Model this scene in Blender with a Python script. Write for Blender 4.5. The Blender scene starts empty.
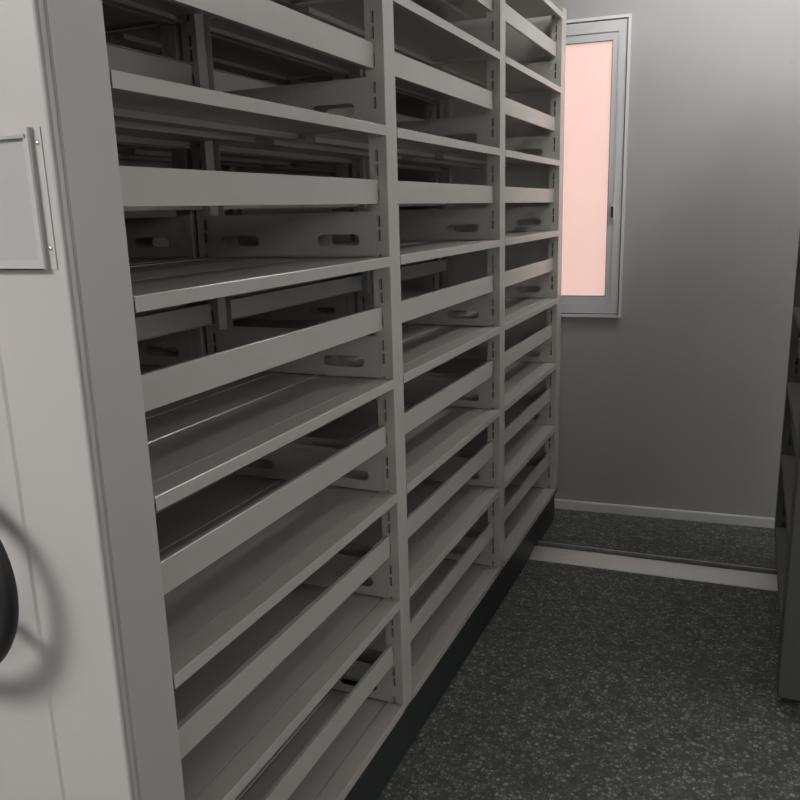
import bpy, bmesh, math
from mathutils import Vector, Matrix
S = bpy.context.scene
C = S.collection

# ------------------------------------------------------------ materials
def mat(name, col, rough=.5, metal=0., spec=.5, coat=0.):
    m = bpy.data.materials.new(name); m.use_nodes = True
    b = m.node_tree.nodes['Principled BSDF']
    b.inputs['Base Color'].default_value = (*col, 1)
    b.inputs['Roughness'].default_value = rough
    b.inputs['Metallic'].default_value = metal
    b.inputs['Specular IOR Level'].default_value = spec
    b.inputs['Coat Weight'].default_value = coat
    return m
def N(m, t, **k):
    n = m.node_tree.nodes.new(t)
    for a, v in k.items(): setattr(n, a, v)
    return n
def L(m, a, b): m.node_tree.links.new(a, b)
def bsdf(m): return m.node_tree.nodes['Principled BSDF']
def ramp(m, fac, stops):
    r = N(m, 'ShaderNodeValToRGB'); L(m, fac, r.inputs['Fac'])
    e = r.color_ramp.elements
    while len(e) < len(stops): e.new(.5)
    for i, (p, c) in enumerate(stops): e[i].position = p; e[i].color = (*c, 1)
    return r
def noisy(m, c1, c2, scale, bump=0., bscale=300., stretch=(1, 1, 1)):
    tc = N(m, 'ShaderNodeTexCoord'); mp = N(m, 'ShaderNodeMapping'); mp.inputs['Scale'].default_value = stretch
    L(m, tc.outputs['Object'], mp.inputs['Vector'])
    n = N(m, 'ShaderNodeTexNoise'); n.inputs['Scale'].default_value = scale; n.inputs['Detail'].default_value = 3
    L(m, mp.outputs[0], n.inputs['Vector'])
    r = ramp(m, n.outputs['Fac'], [(.3, c1), (.7, c2)])
    L(m, r.outputs['Color'], bsdf(m).inputs['Base Color'])
    if bump:
        n2 = N(m, 'ShaderNodeTexNoise'); n2.inputs['Scale'].default_value = bscale; L(m, tc.outputs['Object'], n2.inputs['Vector'])
        bp = N(m, 'ShaderNodeBump'); bp.inputs['Strength'].default_value = bump; bp.inputs['Distance'].default_value = .001
        L(m, n2.outputs['Fac'], bp.inputs['Height']); L(m, bp.outputs[0], bsdf(m).inputs['Normal'])
    return m
PAINT = noisy(mat('grey_white_powder_coat', (.43, .41, .385), .25), (0.383, 0.364, 0.34), (0.408, 0.389, 0.365), 4, .06, 900)
PANEL = noisy(mat('panel_powder_coat', (.46, .435, .425), .4), (0.383, 0.364, 0.355), (0.404, 0.383, 0.374), 3, .05, 900)
BASE = mat('dark_plinth_paint', (.022, .026, .027), .5)
BLACK = mat('black_rubber', (.012, .011, .013), .45)
STEEL = noisy(mat('rail_steel', (.55, .55, .55), .45, 1.), (.62, .61, .60), (.78, .77, .76), 60, 0, 0, (1, 12, 1))
DSTEEL = mat('worn_dark_steel', (.16, .16, .155), .45, .8)
RIVET = mat('rivet_aluminium', (.9, .9, .9), .18, 1.)
CARD = mat('clear_label_cover', (0.348, 0.336, 0.332), .35)
ALU = mat('window_aluminium_paint', (.53, .535, .55), .35)
GASKET = mat('window_gasket', (.03, .03, .035), .6)
WHITE = mat('white_trim_paint', (0.578, 0.578, 0.578), .35)
CEIL = mat('ceiling_paint', (0.468, 0.468, 0.468), .9)
SIDEW = mat('side_wall_paint', (0.34, 0.34, 0.332), .9)

WALL = mat('far_wall_paint', (.5, .5, .48), .75)
def wallmat(m):
    tc = N(m, 'ShaderNodeTexCoord')
    n = N(m, 'ShaderNodeTexNoise'); n.inputs['Scale'].default_value = 1.6; n.inputs['Detail'].default_value = 4; L(m, tc.outputs['Object'], n.inputs['Vector'])
    base = ramp(m, n.outputs['Fac'], [(.3, (0.319, 0.317, 0.31)), (.7, (0.344, 0.343, 0.335))])
    sp = N(m, 'ShaderNodeTexNoise'); sp.inputs['Scale'].default_value = 9; sp.inputs['Detail'].default_value = 2; L(m, tc.outputs['Object'], sp.inputs['Vector'])
    k = ramp(m, sp.outputs['Fac'], [(.70, (0, 0, 0)), (.75, (.35, .35, .35))])
    mx = N(m, 'ShaderNodeMix', data_type='RGBA'); L(m, k.outputs['Color'], mx.inputs[0]); L(m, base.outputs['Color'], mx.inputs[6]); mx.inputs[7].default_value = (.3, .28, .25, 1)
    L(m, mx.outputs[2], bsdf(m).inputs['Base Color'])
wallmat(WALL)

FLOOR = mat('green_black_terrazzo', (.03, .035, .03), .55, 0, .3)
def floormat(m):
    tc = N(m, 'ShaderNodeTexCoord')
    v = N(m, 'ShaderNodeTexVoronoi'); v.inputs['Scale'].default_value = 80; L(m, tc.outputs['Object'], v.inputs['Vector'])
    sep = N(m, 'ShaderNodeSeparateColor'); L(m, v.outputs['Color'], sep.inputs[0])
    chips = ramp(m, sep.outputs[0], [(.0, (0.0553, 0.062, 0.0553)), (.35, (0.0935, 0.102, 0.0909)), (.6, (0.136, 0.146, 0.131)), (.86, (0.191, 0.204, 0.178)), (1., (0.255, 0.264, 0.238))])
    edge = N(m, 'ShaderNodeTexVoronoi', feature='DISTANCE_TO_EDGE'); edge.inputs['Scale'].default_value = 80; L(m, tc.outputs['Object'], edge.inputs['Vector'])
    ek = ramp(m, edge.outputs['Distance'], [(.05, (0, 0, 0)), (.16, (1, 1, 1))])
    mx = N(m, 'ShaderNodeMix', data_type='RGBA'); L(m, ek.outputs['Color'], mx.inputs[0]); mx.inputs[6].default_value = (0.0595, 0.0663, 0.0587, 1); L(m, chips.outputs['Color'], mx.inputs[7])
    n = N(m, 'ShaderNodeTexNoise'); n.inputs['Scale'].default_value = 14; L(m, tc.outputs['Object'], n.inputs['Vector'])
    nr = ramp(m, n.outputs['Fac'], [(.3, (.9, .9, .9)), (.7, (1.25, 1.25, 1.25))])
    m2 = N(m, 'ShaderNodeMix', data_type='RGBA', blend_type='MULTIPLY'); m2.inputs[0].default_value = 1
    L(m, mx.outputs[2], m2.inputs[6]); L(m, nr.outputs['Color'], m2.inputs[7])
    L(m, m2.outputs[2], bsdf(m).inputs['Base Color'])
floormat(FLOOR)

PANE = mat('pink_frosted_glass', (.45, .34, .31), .25)      # daylight comes through the frosted film
def panemat(m):
    tc = N(m, 'ShaderNodeTexCoord'); sx = N(m, 'ShaderNodeSeparateXYZ'); L(m, tc.outputs['Object'], sx.inputs[0])
    n = N(m, 'ShaderNodeTexNoise'); n.inputs['Scale'].default_value = 3; L(m, tc.outputs['Object'], n.inputs['Vector'])
    r = ramp(m, n.outputs['Fac'], [(.35, (.72, .46, .42)), (.65, (.75, .495, .44))])
    L(m, r.outputs['Color'], bsdf(m).inputs['Emission Color']); bsdf(m).inputs['Emission Strength'].default_value = .79
panemat(PANE)
FILL_HIGH = mat('strong_fill_pane', (.6, .6, .6), .3)  # glowing panes of the added high window on the right wall
bsdf(FILL_HIGH).inputs['Emission Color'].default_value = (1, .97, .95, 1); bsdf(FILL_HIGH).inputs['Emission Strength'].default_value = 4.8
FILL_MID = mat('medium_fill_pane', (.6, .6, .6), .3)  # glowing panes of the added low window on the right wall
bsdf(FILL_MID).inputs['Emission Color'].default_value = (1, .97, .95, 1); bsdf(FILL_MID).inputs['Emission Strength'].default_value = 4.3
FILL_LOW = FILL_MID.copy(); FILL_LOW.name = 'weak_fill_pane'; bsdf(FILL_LOW).inputs['Emission Strength'].default_value = 2.6  # weaker glow for the added window behind the camera
TUBE = mat('lamp_tube', (1, 1, 1), .5)
bsdf(TUBE).inputs['Emission Color'].default_value = (1, .985, .96, 1)

# ------------------------------------------------------------ mesh helpers
def box(bm, x0, x1, y0, y1, z0, z1):
    v = [bm.verts.new((x, y, z)) for x in (x0, x1) for y in (y0, y1) for z in (z0, z1)]
    for f in ((0, 1, 3, 2), (4, 6, 7, 5), (0, 4, 5, 1), (2, 3, 7, 6), (0, 2, 6, 4), (1, 5, 7, 3)):
        bm.faces.new([v[i] for i in f])
def prism_y(bm, prof, y0, y1):
    """closed (x,z) profile extruded along y"""
    a = [bm.verts.new((x, y0, z)) for x, z in prof]; b = [bm.verts.new((x, y1, z)) for x, z in prof]
    n = len(prof)
    bm.faces.new(a); bm.faces.new(b[::-1])
    for i in range(n): bm.faces.new((a[i], b[i], b[(i+1) % n], a[(i+1) % n]))
def prism_z(bm, prof, z0, z1):
    a = [bm.verts.new((x, y, z0)) for x, y in prof]; b = [bm.verts.new((x, y, z1)) for x, y in prof]
    n = len(prof)
    bm.faces.new(a[::-1]); bm.faces.new(b)
    for i in range(n): bm.faces.new((a[i], a[(i+1) % n], b[(i+1) % n], b[i]))
def prism_x(bm, prof, x0, x1):
    a = [bm.verts.new((x0, y, z)) for y, z in prof]; b = [bm.verts.new((x1, y, z)) for y, z in prof]
    n = len(prof)
    bm.faces.new(a[::-1]); bm.faces.new(b)
    for i in range(n): bm.faces.new((a[i], a[(i+1) % n], b[(i+1) % n], b[i]))
def cyl(bm, p0, p1, r, n=20, r2=None):
    p0, p1 = Vector(p0), Vector(p1); d = (p1-p0).normalized()
    a = d.orthogonal().normalized(); b = d.cross(a); r2 = r if r2 is None else r2
    A = [bm.verts.new(p0+r*(a*math.cos(t)+b*math.sin(t))) for t in [2*math.pi*i/n for i in range(n)]]
    B = [bm.verts.new(p1+r2*(a*math.cos(t)+b*math.sin(t))) for t in [2*math.pi*i/n for i in range(n)]]
    bm.faces.new(A[::-1]); bm.faces.new(B)
    for i in range(n): bm.faces.new((A[i], A[(i+1) % n], B[(i+1) % n], B[i]))
def torus_xz(bm, c, R, r, n=72, m=16):
    g = []
    for i in range(n):
        t = 2*math.pi*i/n; row = []
        for j in range(m):
            s = 2*math.pi*j/m
            row.append(bm.verts.new((c[0]+(R+r*math.cos(s))*math.cos(t), c[1]+r*math.sin(s), c[2]+(R+r*math.cos(s))*math.sin(t))))
        g.append(row)
    for i in range(n):
        for j in range(m):
            bm.faces.new((g[i][j], g[i][(j+1) % m], g[(i+1) % n][(j+1) % m], g[(i+1) % n][j]))
def mesh(name, bm, m, bevel=0., smooth=False):
    bmesh.ops.recalc_face_normals(bm, faces=bm.faces)
    if bevel: bmesh.ops.bevel(bm, geom=list(bm.edges), offset=bevel, segments=2, profile=.5, affect='EDGES', clamp_overlap=True)
    me = bpy.data.meshes.new(name); bm.to_mesh(me); bm.free(); me.materials.append(m)
    if smooth:
        for p in me.polygons: p.use_smooth = True
    return me
def link(name, me, parent=None, loc=(0, 0, 0)):
    o = bpy.data.objects.new(name, me); C.objects.link(o); o.location = loc
    if parent: o.parent = parent
    return o
def boxobj(name, dims, m, parent=None, bevel=0.):
    bm = bmesh.new(); box(bm, *dims)
    return link(name, mesh(name, bm, m, bevel), parent)
def thing(name, label, cat, loc=(0, 0, 0), rz=0):
    o = bpy.data.objects.new(name, None); C.objects.link(o); o.location = loc; o.rotation_euler = (0, 0, rz)
    o['label'] = label; o['category'] = cat
    return o
def struct(o): o['kind'] = 'structure'; return o

# ------------------------------------------------------------ rack dimensions (metres, floor z = 0)
DX = .54                       # depth of a rack
PW = .06                       # width of a post face
BAYS = [(0., .8624), (.922, 1.7624), (1.822, 2.652)]
POSTS = [-.06, .8624, 1.7624, 2.652]
TOPZ = 2.285
def lev(k): return .218 if k == 1 else -.0592+.2909*k
LIP = .0225

# shelf profile: front lip, raised front strip, creases, rear lip, returns under both lips
def shelf_mesh(ln):
    t = .0014
    top = [(0, -LIP), (0, -.0015), (-.0012, 0), (-.046, 0), (-.0475, -.004), (-.0505, -.004), (-.052, -.0015),
           (-.205, -.0015), (-.2065, -.0035), (-.210, -.0035), (-.2115, -.0015),
           (-.330, -.0015), (-.3315, -.0035), (-.335, -.0035), (-.3365, -.0015),
           (-.488, -.0015), (-.4895, -.004), (-.4925, -.004), (-.494, 0), (-.5388, 0), (-.54, -.0015), (-.54, -LIP)]
    low = [(-.522, -LIP), (-.522, -LIP+t), (-.5386, -LIP+t), (-.5386, -.0065), (-.0014, -.0065), (-.0014, -LIP+t), (-.018, -LIP+t), (-.018, -LIP)]
    bm = bmesh.new(); prism_y(bm, top+low, 0, ln)
    for x in (-.222, -.34):      # stiffeners folded under the shelf
        box(bm, x-.03, x, .01, ln-.01, -.019, -.0066)
    return mesh('shelf', bm, PAINT)
def bar_mesh(ln):
    h = .027
    bm = bmesh.new()
    prism_y(bm, [(0, -h), (0, h-.001), (-.001, h), (-.010, h), (-.010, h-.0012), (-.0012, h-.0012), (-.0012, -h+.0012), (-.010, -h+.0012), (-.010, -h)], 0, ln)
    return mesh('retaining_bar', bm, PAINT)

# bracket plate with two capsule openings and a row of small punched marks
def curve_plate(name, splines, thick, m):
    cu = bpy.data.curves.new(name, 'CURVE'); cu.dimensions = '2D'; cu.fill_mode = 'BOTH'; cu.extrude = thick/2
    for pts in splines:
        s = cu.splines.new('POLY'); s.points.add(len(pts)-1); s.use_cyclic_u = True
        for i, (x, y) in enumerate(pts): s.points[i].co = (x, y, 0, 1)
    tmp = bpy.data.objects.new('tmp', cu)
    me = bpy.data.meshes.new_from_object(tmp)
    bpy.data.objects.remove(tmp); bpy.data.curves.remove(cu)
    me.transform(Matrix.Rotation(math.pi/2, 4, 'X'))
    me.materials.clear(); me.materials.append(m); me.name = name
    return me
def capsule(cx, cz, hl, r, n=8):
    p = []
    for i in range(n+1):
        t = -math.pi/2+math.pi*i/n; p.append((cx+hl-r+r*math.cos(t), cz+r*math.sin(t)))
    for i in range(n+1):
        t = math.pi/2+math.pi*i/n; p.append((cx-hl+r+r*math.cos(t), cz+r*math.sin(t)))
    return p
BR = [[(-.034, .002), (-.034, .100), (-.038, .104), (-.502, .104), (-.506, .100), (-.506, .002)],
      capsule(-.131, .039, .056, .0135), capsule(-.409, .039, .056, .0135)]
for i in range(7):
    x = -.238-i*.0075
    BR.append([(x, .086), (x, .094), (x-.003, .094), (x-.003, .086)])
BRACKET = curve_plate('side_bracket', BR, .0014, PAINT)

# posts: front face, two slotted flanges, seen from the aisle on their near side
P, SL = .14545, .025
def post_mesh():
    bm = bmesh.new(); z0, z1 = .20, TOPZ; t = .0015; D = .045
    box(bm, -t, 0, .0022, PW-.0022, z0, z1)
    box(bm, -D+.016, -D+.016+t, t+.0002, PW-t-.0002, z0, z1)  # inner wall added to keep light out behind the slots
    for ys in (0, 1):
        y0, y1 = (0, t) if ys == 0 else (PW-t, PW)
        # rounded corner
        cy = .0022 if ys == 0 else PW-.0022
        prof = []
        for i in range(4):
            a = math.pi/2*i/3; prof.append((-.0022+.0022*math.cos(a), cy+(-1 if ys == 0 else 1)*.0022*math.sin(a)))
        prof += [(-.0022, cy)]
        prism_z(bm, prof, z0, z1)
        box(bm, -.0225, -.0022, y0, y1, z0, z1)
        box(bm, -D, -.0300, y0, y1, z0, z1)
        zs = []
        k = 0
        while True:
            b = z0+.012+k*P
            if b > z1: break
            for o in (0, .0565, .0885):
                if b+o+SL < z1: zs.append((b+o, b+o+SL))
            k += 1
        c = z0
        for a, b in zs:
            box(bm, -.0300, -.0225, y0, y1, c, a); c = b
        box(bm, -.0300, -.0225, y0, y1, c, z1)
    return mesh('upright_post', bm, PAINT)
POST = post_mesh()
SHELF = [shelf_mesh(b-a-.005) for a, b in BAYS]
BAR = [bar_mesh(b-a-.0035) for a, b in BAYS]

def build_rack(label, first=0):
    py = 0 if first == 0 else POSTS[first]+PW
    r = thing('mobile_shelving_rack', label, 'shelving rack')
    for i, y in enumerate(POSTS):
        if i <= first: continue          # the end panel itself carries the near end
        link('upright_post', POST, r, (0, y, 0))
        b = link('upright_post', POST, r, (-DX, y+PW, 0)); b.rotation_euler = (0, 0, math.pi)
    for i, (a, b) in enumerate(BAYS):
        if i < first: continue
        for k in range(1, 9):
            z = lev(k) if k < 8 else lev(8)-.004
            link('shelf', SHELF[i], r, (0, a+.0035, z))
            if k == 8: continue
            link('retaining_bar', BAR[i], r, (-.024, a+.002, z+.147))
            rb = link('retaining_bar', BAR[i], r, (-DX+.024, b-.002, z+.147)); rb.rotation_euler = (0, 0, math.pi)
            link('side_bracket', BRACKET, r, (0, a+.006, z))
            link('side_bracket', BRACKET, r, (0, b-.003, z))
    # back centre uprights joined by the plinth
    bm = bmesh.new(); box(bm, -DX+.034, -.034, py-.055, 2.815, .004, .1955)
    box(bm, -DX+.022, -.022, py-.06, 2.82, .15, .197)
    link('plinth', mesh('plinth', bm, BASE), r)
    # far end plate
    bm = bmesh.new(); box(bm, -DX+.004, -.004, 2.7125, 2.748, .2, TOPZ+.01)
    link('end_plate', mesh('end_plate', bm, PAINT, .003), r)
    # near end panel: side moulding with seams, raised field on its front
    bm = bmesh.new()
    half = [(0, -.0008), (0, -.0915), (-.0014, -.0925), (-.0014, -.0935), (0, -.0945), (-.0018, -.0955), (-.0018, -.097), (0, -.098),
            (-.0003, -.1040), (-.0020, -.1050), (-.0020, -.1062), (-.0006, -.1070), (-.0016, -.1092), (-.004, -.1105)]
    prof = half+[(-DX-x, y) for x, y in half[::-1]]
    prism_z(bm, prof, .03, TOPZ+.02)
    pan = link('end_panel', mesh('end_panel', bm, PANEL), r, (0, py, 0))
    # raised field with sloping borders
    bm = bmesh.new()
    def ring(x0, x1, z0, z1, y): return [bm.verts.new(p) for p in ((x0, y, z0), (x1, y, z0), (x1, y, z1), (x0, y, z1))]
    rs = [ring(-.407, -.133, .15, 1.40, -.1105), ring(-.4025, -.1375, .1545, 1.3955, -.1132), ring(-.4005, -.1395, .1565, 1.3935, -.1110)]
    for a, b in zip(rs, rs[1:]):
        for i in range(4): bm.faces.new((a[i], a[(i+1) % 4], b[(i+1) % 4], b[i]))
    bm.faces.new(rs[-1])
    link('raised_field', mesh('raised_field', bm, PANEL), pan)
    # label holder
    bm = bmesh.new()
    x0, x1, z0, z1 = -.205, -.0145, 1.440, 1.608
    yb = -.1105
    for d in ((x1-.0125, x1, yb-.0012, yb, z0, z1), (x0, x0+.0125, yb-.0012, yb, z0, z1)): box(bm, *d)
    fx0, fx1 = x0+.0125, x1-.0125
    prism_z(bm, [(fx1, yb), (fx1, yb-.006), (fx1-.002, yb-.008), (fx1-.010, yb-.008), (fx1-.010, yb-.0065), (fx1-.004, yb-.0065), (fx1-.0015, yb-.0045), (fx1-.0015, yb)], z0, z1)
    prism_z(bm, [(fx0, yb), (fx0, yb-.006), (fx0+.002, yb-.008), (fx0+.010, yb-.008), (fx0+.010, yb-.0065), (fx0+.004, yb-.0065), (fx0+.0015, yb-.0045), (fx0+.0015, yb)], z0, z1)
    box(bm, fx0+.002, fx1-.010, yb-.008, yb-.0065, z0, z0+.012); box(bm, fx0+.002, fx1-.002, yb-.008, yb, z0, z0+.0015)
    prism_x(bm, [(yb, z1-.010), (yb-.009, z1-.012), (yb-.010, z1-.008), (yb-.003, z1-.004), (yb, z1-.004)], fx0, fx1-.006)
    lh = link('label_holder', mesh('label_holder', bm, PANEL), r, (0, py, 0))
    boxobj('clear_cover', (fx0+.002, fx1-.002, yb-.004, yb-.003, z0+.002, z1-.012), CARD, lh)
    for xx in (x1-.0062, x0+.0062):
        for zz in (z0+.026, z1-.018):
            bm = bmesh.new(); cyl(bm, (xx, yb-.001, zz), (xx, yb-.0032, zz), .0032, 16, .0018)
            link('rivet', mesh('rivet', bm, RIVET, 0, True), lh)
    # hand wheel
    w = bpy.data.objects.new('hand_wheel', None); C.objects.link(w); w.parent = r; w.location = (-.27, py-.1105, 1.010)
    bm = bmesh.new(); torus_xz(bm, (0, -.052, 0), .145, .0130); link('wheel_rim', mesh('wheel_rim', bm, BLACK, 0, True), w)
    bm = bmesh.new(); cyl(bm, (0, .0, 0), (0, -.010, 0), .052, 36, .048); cyl(bm, (0, -.008, 0), (0, -.054, 0), .026, 28); cyl(bm, (0, -.054, 0), (0, -.062, 0), .030, 28, .024)
    link('wheel_hub', mesh('wheel_hub', bm, STEEL), w)
    for a in (90, 210, 330):
        c, s = math.cos(math.radians(a)), math.sin(math.radians(a))
        bm = bmesh.new(); cyl(bm, (.02*c, -.046, .02*s), (.143*c, -.052, .143*s), .008, 14)
        link('wheel_spoke', mesh('wheel_spoke', bm, STEEL, 0, True), w)
    return r
def copy_tree(o, parent=None):
    c = o.copy(); C.objects.link(c)
    if parent: c.parent = parent
    for ch in list(o.children): copy_tree(ch, c)
    return c
rackA = build_rack('grey-white open metal rack on the left with empty shelves, label holder and hand wheel')
rackB = copy_tree(rackA); rackB.location = (-.556, 0, 0)
bm = bmesh.new(); box(bm, -DX-.0035, -DX-.001, -.055, 2.70, .2, TOPZ); link('light_block_panel', mesh('light_block_panel', bm, PAINT), rackB)  # unseen panel added to block room light from the shelf interiors
rackB['label'] = 'second shelving rack pushed up behind the near rack, glimpsed in shadow through its empty shelves'
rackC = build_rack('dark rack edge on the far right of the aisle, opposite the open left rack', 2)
rackC.location = (.930+DX, -.15, 0)
DARKP = mat('shade_darkened_paint', (.085, .085, .082), .5)  # darker version of the rack paint, with the face's shade put into it
def shade_paint(o, m):
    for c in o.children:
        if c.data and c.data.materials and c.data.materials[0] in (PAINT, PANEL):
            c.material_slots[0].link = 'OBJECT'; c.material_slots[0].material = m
        shade_paint(c, m)
shade_paint(rackC, DARKP)

# ------------------------------------------------------------ floor rail
rail = thing('floor_rail', 'steel floor rail strip crossing the dark speckled floor at the far end of the aisle', 'floor rail', (-.025, 2.330, 0), math.radians(2.2))
x0, x1 = -1.6, 1.75
bm = bmesh.new(); prism_x(bm, [(0, 0), (.003, .004), (.095, .025), (.100, .025), (.100, .0015), (.104, 0)], x0, x1); link('cover_plate', mesh('cover_plate', bm, STEEL), rail)
bm = bmesh.new(); box(bm, x0, x1, .1045, .150, 0, .0020); link('rail_groove', mesh('rail_groove', bm, DSTEEL), rail)
bm = bmesh.new(); prism_x(bm, [(.1505, 0), (.1505, .022), (.160, .022), (.175, 0)], x0, x1); link('rail_lip', mesh('rail_lip', bm, STEEL), rail)
bm = bmesh.new(); prism_x(bm, [(.120, .0021), (.120, .0060), (.132, .0060), (.132, .0021)], x0, x1); link('track_bar', mesh('track_bar', bm, DSTEEL), rail)

# ------------------------------------------------------------ room
XL, XR, YB, H = -3.2, 3.2, -3.6, 2.82
struct(boxobj('floor', (XL-.1, XR+.1, YB-.1, 3.6, -.1, 0), FLOOR))
struct(boxobj('ceiling', (XL-.1, XR+.1, YB-.1, 3.6, H, H+.1), CEIL))
struct(boxobj('wall_left', (XL-.1, XL, YB, 3.6, 0, H), SIDEW))
bm = bmesh.new()
for d in ((YB, -3.0, 0, H), (-3.0, -1.2, 0, 1.9), (-3.0, -1.2, 2.7, H), (-1.2, 1.0, 0, H), (1.0, 2.6, 0, .9), (1.0, 2.6, 2.2, H), (2.6, 3.6, 0, H)): box(bm, XR, XR+.1, *d)
struct(link('wall_right', mesh('wall_right', bm, SIDEW)))
wx0, wx1, wz0, wz1 = .3, 2.0, .9, 2.2        # opening for an unseen window added as fill light behind the camera
bm = bmesh.new(); box(bm, XL, wx0, YB-.1, YB, 0, H); box(bm, wx1, XR, YB-.1, YB, 0, H); box(bm, wx0, wx1, YB-.1, YB, 0, wz0); box(bm, wx0, wx1, YB-.1, YB, wz1, H)
struct(link('wall_near', mesh('wall_near', bm, SIDEW)))
def fill_window(name, axis, a, b, c, d, m):
    # unseen window added for its light: frame, two glowing panes; axis 'x' runs along wall_near, 'y' along wall_right
    w = struct(bpy.data.objects.new(name, None)); C.objects.link(w)
    mid = (a+b)/2
    def bx(bm, u0, u1, e0, e1, v0, v1):
        if axis == 'x': box(bm, u0, u1, YB-e1, YB-e0, v0, v1)
        else: box(bm, XR+e0, XR+e1, u0, u1, v0, v1)
    bm = bmesh.new()
    for q in ((a, a+.05, c, d), (b-.05, b, c, d), (a+.05, b-.05, c, c+.05), (a+.05, b-.05, d-.05, d), (mid-.025, mid+.025, c+.05, d-.05)): bx(bm, q[0], q[1], .01, .06, q[2], q[3])
    link('window_frame', mesh('window_frame', bm, WHITE), w)
    for p, q in ((a+.0501, mid-.0251), (mid+.0251, b-.0501)):
        bm = bmesh.new(); bx(bm, p, q, .034, .040, c+.0501, d-.0501); link('frosted_pane', mesh('frosted_pane', bm, m), w)
fill_window('fill_window_2', 'x', wx0, wx1, wz0, wz1, FILL_LOW)  # added fill light from behind the camera
fill_window('fill_window_3', 'y', 1.0, 2.6, .9, 2.2, FILL_MID)  # added side light for the shelf lips
fill_window('fill_window_4', 'y', -3.0, -1.2, 1.9, 2.7, FILL_HIGH)  # added high side light, out of view
WO, WR = Vector((-.041, 2.982, 0)), math.radians(4.5)
def onwall(o): o.location = WO; o.rotation_euler = (0, 0, WR); return o
u0, u1, z0, z1 = -.47, .268, .982, 2.298
bm = bmesh.new()
box(bm, -3.13, u0+.01, 0, .12, 0, H); box(bm, u1-.01, 3.23, 0, .12, 0, H); box(bm, u0+.01, u1-.01, 0, .12, 0, z0+.01); box(bm, u0+.01, u1-.01, 0, .12, z1-.01, H)
bmesh.ops.remove_doubles(bm, verts=bm.verts, dist=1e-5)
struct(onwall(link('wall_far', mesh('wall_far', bm, WALL))))
bm = bmesh.new(); prism_x(bm, [(0, 0), (-.012, 0), (-.012, .042), (-.009, .047), (0, .047)], -3.1, 3.2)
struct(onwall(link('baseboard_far', mesh('baseboard_far', bm, WHITE))))
win = struct(onwall(bpy.data.objects.new('window_1', None))); C.objects.link(win)
bm = bmesh.new()
def frame(bm, a, b, c, d, w, y0, y1, v=None):
    v = v or w
    box(bm, a, a+w, y0, y1, c, d); box(bm, b-w, b, y0, y1, c, d); box(bm, a+w, b-w, y0, y1, c, c+v); box(bm, a+w, b-w, y0, y1, d-v, d)
frame(bm, u0, u1, z0, z1, .013, -.022, .08)
link('window_frame', mesh('window_frame', bm, WHITE), win)
bm = bmesh.new(); frame(bm, u0+.0131, u1-.0131, z0+.0131, z1-.0131, .004, -.006, .07); link('gasket', mesh('gasket', bm, GASKET), win)
for (a, b, yy) in ((u0+.0175, u1-.0175, 0),):
    bm = bmesh.new(); c, d = z0+.0175, z1-.0175
    frame(bm, a, b, c, d, .034, yy-.016, yy+.016, .046)
    frame(bm, a+.0345, b-.0345, c+.0465, d-.0465, .0245, yy-.011, yy+.014, .034)
    s = link('window_sash', mesh('window_sash', bm, ALU), win)
    bm = bmesh.new(); frame(bm, a+.0585, b-.0585, c+.0800, d-.0800, .0025, yy-.0115, yy+.010); link('glazing_seal', mesh('glazing_seal', bm, GASKET), s)
    bm = bmesh.new(); box(bm, a+.0605, b-.0605, yy-.003, yy+.003, c+.0820, d-.0820); link('frosted_pane', mesh('frosted_pane', bm, PANE), s)
bm = bmesh.new(); box(bm, .2035, .2205, -.024, -.0162, 1.430, 1.508)
hd = link('window_latch', mesh('window_latch', bm, ALU, .002), win)
bm = bmesh.new(); box(bm, .2065, .2175, -.0262, -.0242, 1.440, 1.490); link('latch_slot', mesh('latch_slot', bm, GASKET), hd)

# ------------------------------------------------------------ unseen ceiling lamps, guessed and placed for the brightness
def lamp(x, y, lx, ly, power, label):
    t = thing('ceiling_lamp', label, 'lamp', (x, y, H))
    boxobj('lamp_body', (-lx/2-.02, lx/2+.02, -ly/2-.02, ly/2+.02, -.05, 0), CEIL, t)
    m = TUBE.copy(); bsdf(m).inputs['Emission Strength'].default_value = power
    boxobj('lamp_diffuser', (-lx/2, lx/2, -ly/2, ly/2, -.08, -.0505), m, t)
lamp(-1.2, -1.8, 1.3, .8, 25, 'unseen ceiling lamp guessed in the near left part of the room')
lamp(1.25, 2.3, .2, .8, 27, 'short unseen ceiling lamp added high above the right rack')  # added to light the shelf lips and upper wall
lamp(.45, 2.45, .3, .3, 20, 'small square unseen ceiling lamp guessed over the far end of the aisle')

# ------------------------------------------------------------ world, camera, view
w = bpy.data.worlds.new('world'); S.world = w; w.use_nodes = True
w.node_tree.nodes['Background'].inputs[0].default_value = (.8, .62, .58, 1); w.node_tree.nodes['Background'].inputs[1].default_value = .5
cam = bpy.data.cameras.new('camera'); co = bpy.data.objects.new('camera', cam); C.objects.link(co); S.camera = co
yaw, pitch, roll, f = .4135, .2322, -.0285, 801.36
cy, sy, cp, sp, cr, sr = math.cos(yaw), math.sin(yaw), math.cos(pitch), math.sin(pitch), math.cos(roll), math.sin(roll)
F = Vector((-sy*cp, cy*cp, -sp)); R0 = Vector((cy, sy, 0)); U0 = R0.cross(F)
Rr = cr*R0+sr*U0; Uu = -sr*R0+cr*U0
M = Matrix((Rr, Uu, -F)).transposed().to_4x4(); M.translation = Vector((.7715, -.8619, 1.4994)); co.matrix_world = M
cam.sensor_width = 36; cam.sensor_fit = 'HORIZONTAL'; cam.lens = f*36/800; cam.clip_start = .02
S.view_settings.view_transform = 'Standard'; S.view_settings.look = 'None'; S.view_settings.gamma = 1; S.view_settings.use_curve_mapping = False
S.view_settings.exposure = .234
